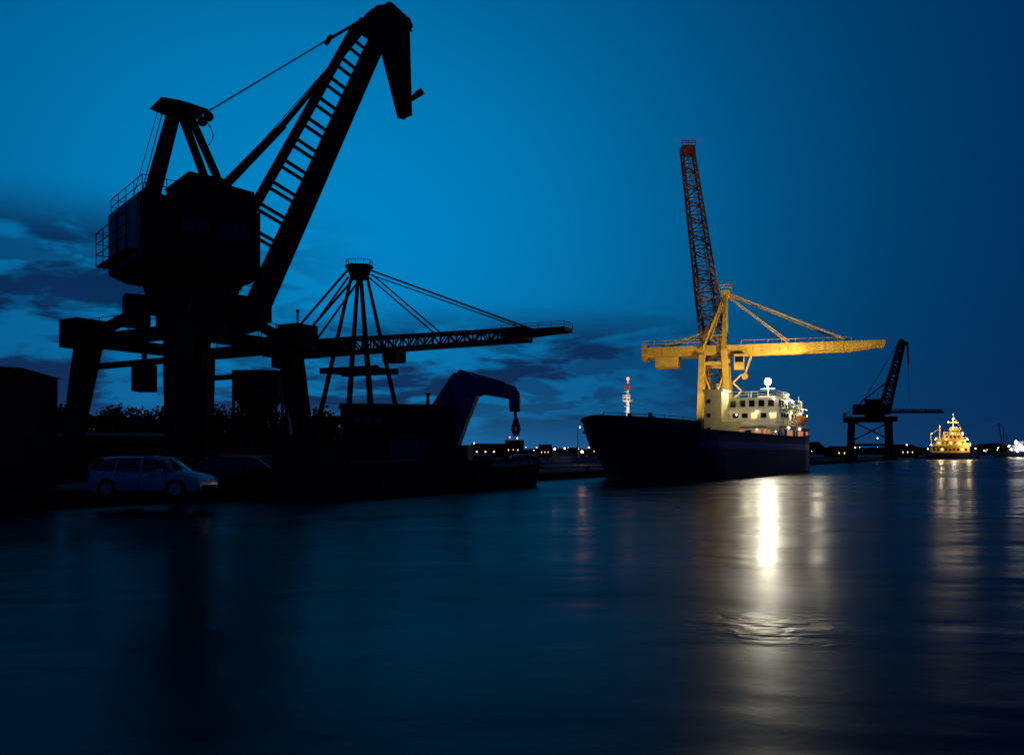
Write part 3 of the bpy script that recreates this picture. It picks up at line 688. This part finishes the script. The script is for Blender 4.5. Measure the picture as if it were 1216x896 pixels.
b=B(); d=150; L=frame(X(684,d),d,1,.1)
b.hexa([L(-5,-1.3,GZ),L(4.8,-1.3,GZ),L(4.8,1.3,GZ),L(-5,1.3,GZ)],[L(-5.4,-1.6,1.3),L(5.8,-1.6,1.5),L(5.8,1.6,1.5),L(-5.4,1.6,1.3)],'paleshed')
b.box(L,-4,1.5,-1.1,1.1,1.4,2.0,'paleshed'); b.box(L,-3.6,1.2,-1.14,-1.1,1.6,1.85,'glass')
b.done('laid_up_boat')
def slamp(px,py,d,mat,power,col,r=.09):
    x=X(px,d); z=Zp(py,d); b=B()
    b.cyl((x,d,GZ if d<390 else 0),(x,d,z+.1),.08,.05,8,'black'); b.beam((x,d,z+.1),(x+.5,d,z+.15),.06); b.ball((x+.5,d,z),r,mat)
    o=b.done('street_lamp')
    if power: lamp('bulb',(x+.5,d-.3,z-.25),power,col,.1,o)
slamp(686,507,170,'e_small',0,None,.12)
slamp(687,536,120,'e_warm',120,(1,.5,.15),.2)
slamp(656,533,180,'e_small',60,(1,.8,.5),.16)
slamp(668,532,200,'e_warm',0,None,.16)
slamp(602,519,150,'e_red',0,None,.12)
slamp(697,531,200,'e_small',80,(1,.8,.5),.16)
slamp(560,526,160,'e_small',0,None,.1)
slamp(612,520,230,'e_small',0,None,.14)
slamp(722,528,230,'e_warm',0,None,.14)
slamp(1040,520,230,'e_small',0,None,.14)
slamp(1075,528,260,'e_small',0,None,.16)
b=B(); random.seed(21)
for i in range(46):
    px=random.choice([random.uniform(540,720),random.uniform(960,1100),random.uniform(1160,1216),random.uniform(540,720)])
    d=890; b.beam((X(px,d),d,0),(X(px,d),d,6),.2); b.ball((X(px,d),d,Zp(random.uniform(530,536),d)),random.uniform(.15,.42),random.choice(['e_far','e_far','e_farw']))
b.done('far_shore_lights')
b=B(); d=420; L=frame(X(1206,d),d,1,0)
b.hexa([L(-9,-3,0),L(16,-3,0),L(16,3,0),L(-9,3,0)],[L(-12,-3,3.2),L(16,-3,2.6),L(16,3,2.6),L(-12,3,3.2)],'hull')
b.box(L,-3,4,-2,2,2.8,6,'shedlt'); b.box(L,-1,3,-1.5,1.5,6,8,'shedlt')
b.beam(L(-6,0,3),L(-8.5,0,17),.5,.5,'black'); b.beam(L(-6,0,14),L(-8.4,0,17),.2); b.beam(L(-6,0,3),L(-6,0,14),.4); b.beam(L(-4,0,3),L(-4.5,0,11),.3)
for u,z,r in((-1.5,7.4,.7),(.5,5.3,.9),(2.4,4.2,.7),(-4,4.0,.4),(-.8,3.4,.5),(-5,5.6,.3),(3.4,7.2,.5)): b.ball(L(u,-3,z),r,'e_white',8)
fs=b.done('distant_supply_ship')

# ------------------------------------------------------------------ world
w=bpy.data.worlds.new('World'); sc.world=w; w.use_nodes=True; nt=w.node_tree; nt.nodes.clear()
N=nt.nodes.new; lk=nt.links.new
out=N('ShaderNodeOutputWorld'); bg=N('ShaderNodeBackground'); lk(bg.outputs[0],out.inputs[0])
tc=N('ShaderNodeTexCoord'); sp=N('ShaderNodeSeparateXYZ'); lk(tc.outputs['Generated'],sp.inputs[0])
def mth(op,a,b_=None,c=None):
    n=N('ShaderNodeMath'); n.operation=op
    for i,v in enumerate((a,b_,c)):
        if v is None: continue
        if isinstance(v,(int,float)): n.inputs[i].default_value=v
        else: lk(v,n.inputs[i])
    return n.outputs[0]
def mrange(v,a,b_,c=0,d=1):
    n=N('ShaderNodeMapRange'); n.interpolation_type='SMOOTHSTEP'; n.inputs['From Min'].default_value=a; n.inputs['From Max'].default_value=b_; n.inputs['To Min'].default_value=c; n.inputs['To Max'].default_value=d; lk(v,n.inputs['Value']); return n.outputs[0]
x,y,z=sp.outputs
gx=mth('MULTIPLY',mth('POWER',mth('ABSOLUTE',mth('ADD',x,0.20)),2),1/0.20)
zz=mth('SUBTRACT',z,0.24); up_=mth('MAXIMUM',zz,0); dn=mth('MINIMUM',zz,0)
gz=mth('ADD',mth('MULTIPLY',mth('MULTIPLY',up_,up_),1/0.12),mth('MULTIPLY',mth('MULTIPLY',dn,dn),1/0.085))
g=mth('EXPONENT',mth('MULTIPLY',mth('ADD',gx,gz),-1))
g=mth('MULTIPLY',g,mrange(y,-.2,.7))
def vcol(fac,c0,c1):
    m=N('ShaderNodeMix'); m.data_type='RGBA'; m.clamp_factor=False
    lk(fac,m.inputs['Factor']); m.inputs['A'].default_value=(*c0,1); m.inputs['B'].default_value=(*c1,1); return m.outputs['Result']
col=vcol(g,(0.0,0.013,0.072),(0.0,0.225,0.54))
def cloud(scale,loc,zs,lo_,hi_,det=7,dist=.25):
    mp=N('ShaderNodeMapping'); mp.inputs['Scale'].default_value=(1.0,1.0,zs); mp.inputs['Location'].default_value=loc; lk(tc.outputs['Generated'],mp.inputs[0])
    ns=N('ShaderNodeTexNoise'); ns.inputs['Scale'].default_value=scale; ns.inputs['Detail'].default_value=det; ns.inputs['Roughness'].default_value=.55; ns.inputs['Distortion'].default_value=dist; lk(mp.outputs[0],ns.inputs['Vector'])
    return mrange(ns.outputs['Fac'],lo_,hi_)
c1=cloud(5.5,(.35,.1,.25),3.6,.44,.54); c2=cloud(13,(.1,.6,.9),3.4,.48,.58,5)
band1=mth('MULTIPLY',mrange(z,.285,.21),mrange(x,-.12,-.36))
band2=mth('MULTIPLY',mrange(z,.185,.12),mrange(x,.38,.08))
band3=mrange(z,.01,.06)
bands=mth('MULTIPLY',mth('MAXIMUM',band1,band2),mth('MULTIPLY_ADD',band3,.7,.3))
cc=mth('MAXIMUM',c1,mth('MULTIPLY',c2,.6))
cf=mth('MULTIPLY',mth('MULTIPLY_ADD',cc,.86,.10),bands)
mx=N('ShaderNodeMix'); mx.data_type='RGBA'; lk(cf,mx.inputs['Factor']); lk(col,mx.inputs['A']); mx.inputs['B'].default_value=(0.002,0.018,0.078,1)
hz=mth('MULTIPLY',mth('EXPONENT',mth('MULTIPLY',mth('MAXIMUM',z,0),-22)),mth('MULTIPLY',mrange(y,-.2,.7),mrange(x,.75,.0,.15,1)))
hm=N('ShaderNodeMix'); hm.data_type='RGBA'; hm.blend_type='ADD'; lk(hz,hm.inputs['Factor']); lk(mx.outputs['Result'],hm.inputs['A']); hm.inputs['B'].default_value=(0.012,0.024,0.05,1)
sky=N('ShaderNodeTexSky'); sky.sky_type='NISHITA'; sky.sun_disc=False; sky.sun_elevation=math.radians(-4); sky.sun_rotation=math.radians(-15)
sm=N('ShaderNodeMix'); sm.data_type='RGBA'; sm.blend_type='ADD'; sm.inputs['Factor'].default_value=.005; lk(hm.outputs['Result'],sm.inputs['A']); lk(sky.outputs[0],sm.inputs['B'])
lk(sm.outputs['Result'],bg.inputs['Color']); bg.inputs['Strength'].default_value=1.0

# ------------------------------------------------------------------ camera
cd=bpy.data.cameras.new('camera'); cam=bpy.data.objects.new('camera',cd); sc.collection.objects.link(cam)
cam.location=(0,0,CAMH); cam.rotation_euler=(math.radians(90),0,0)
cd.sensor_width=36; cd.lens=36*1000/1216; cd.shift_y=90/1216; cd.clip_end=12000; cd.clip_start=.1
sc.camera=cam
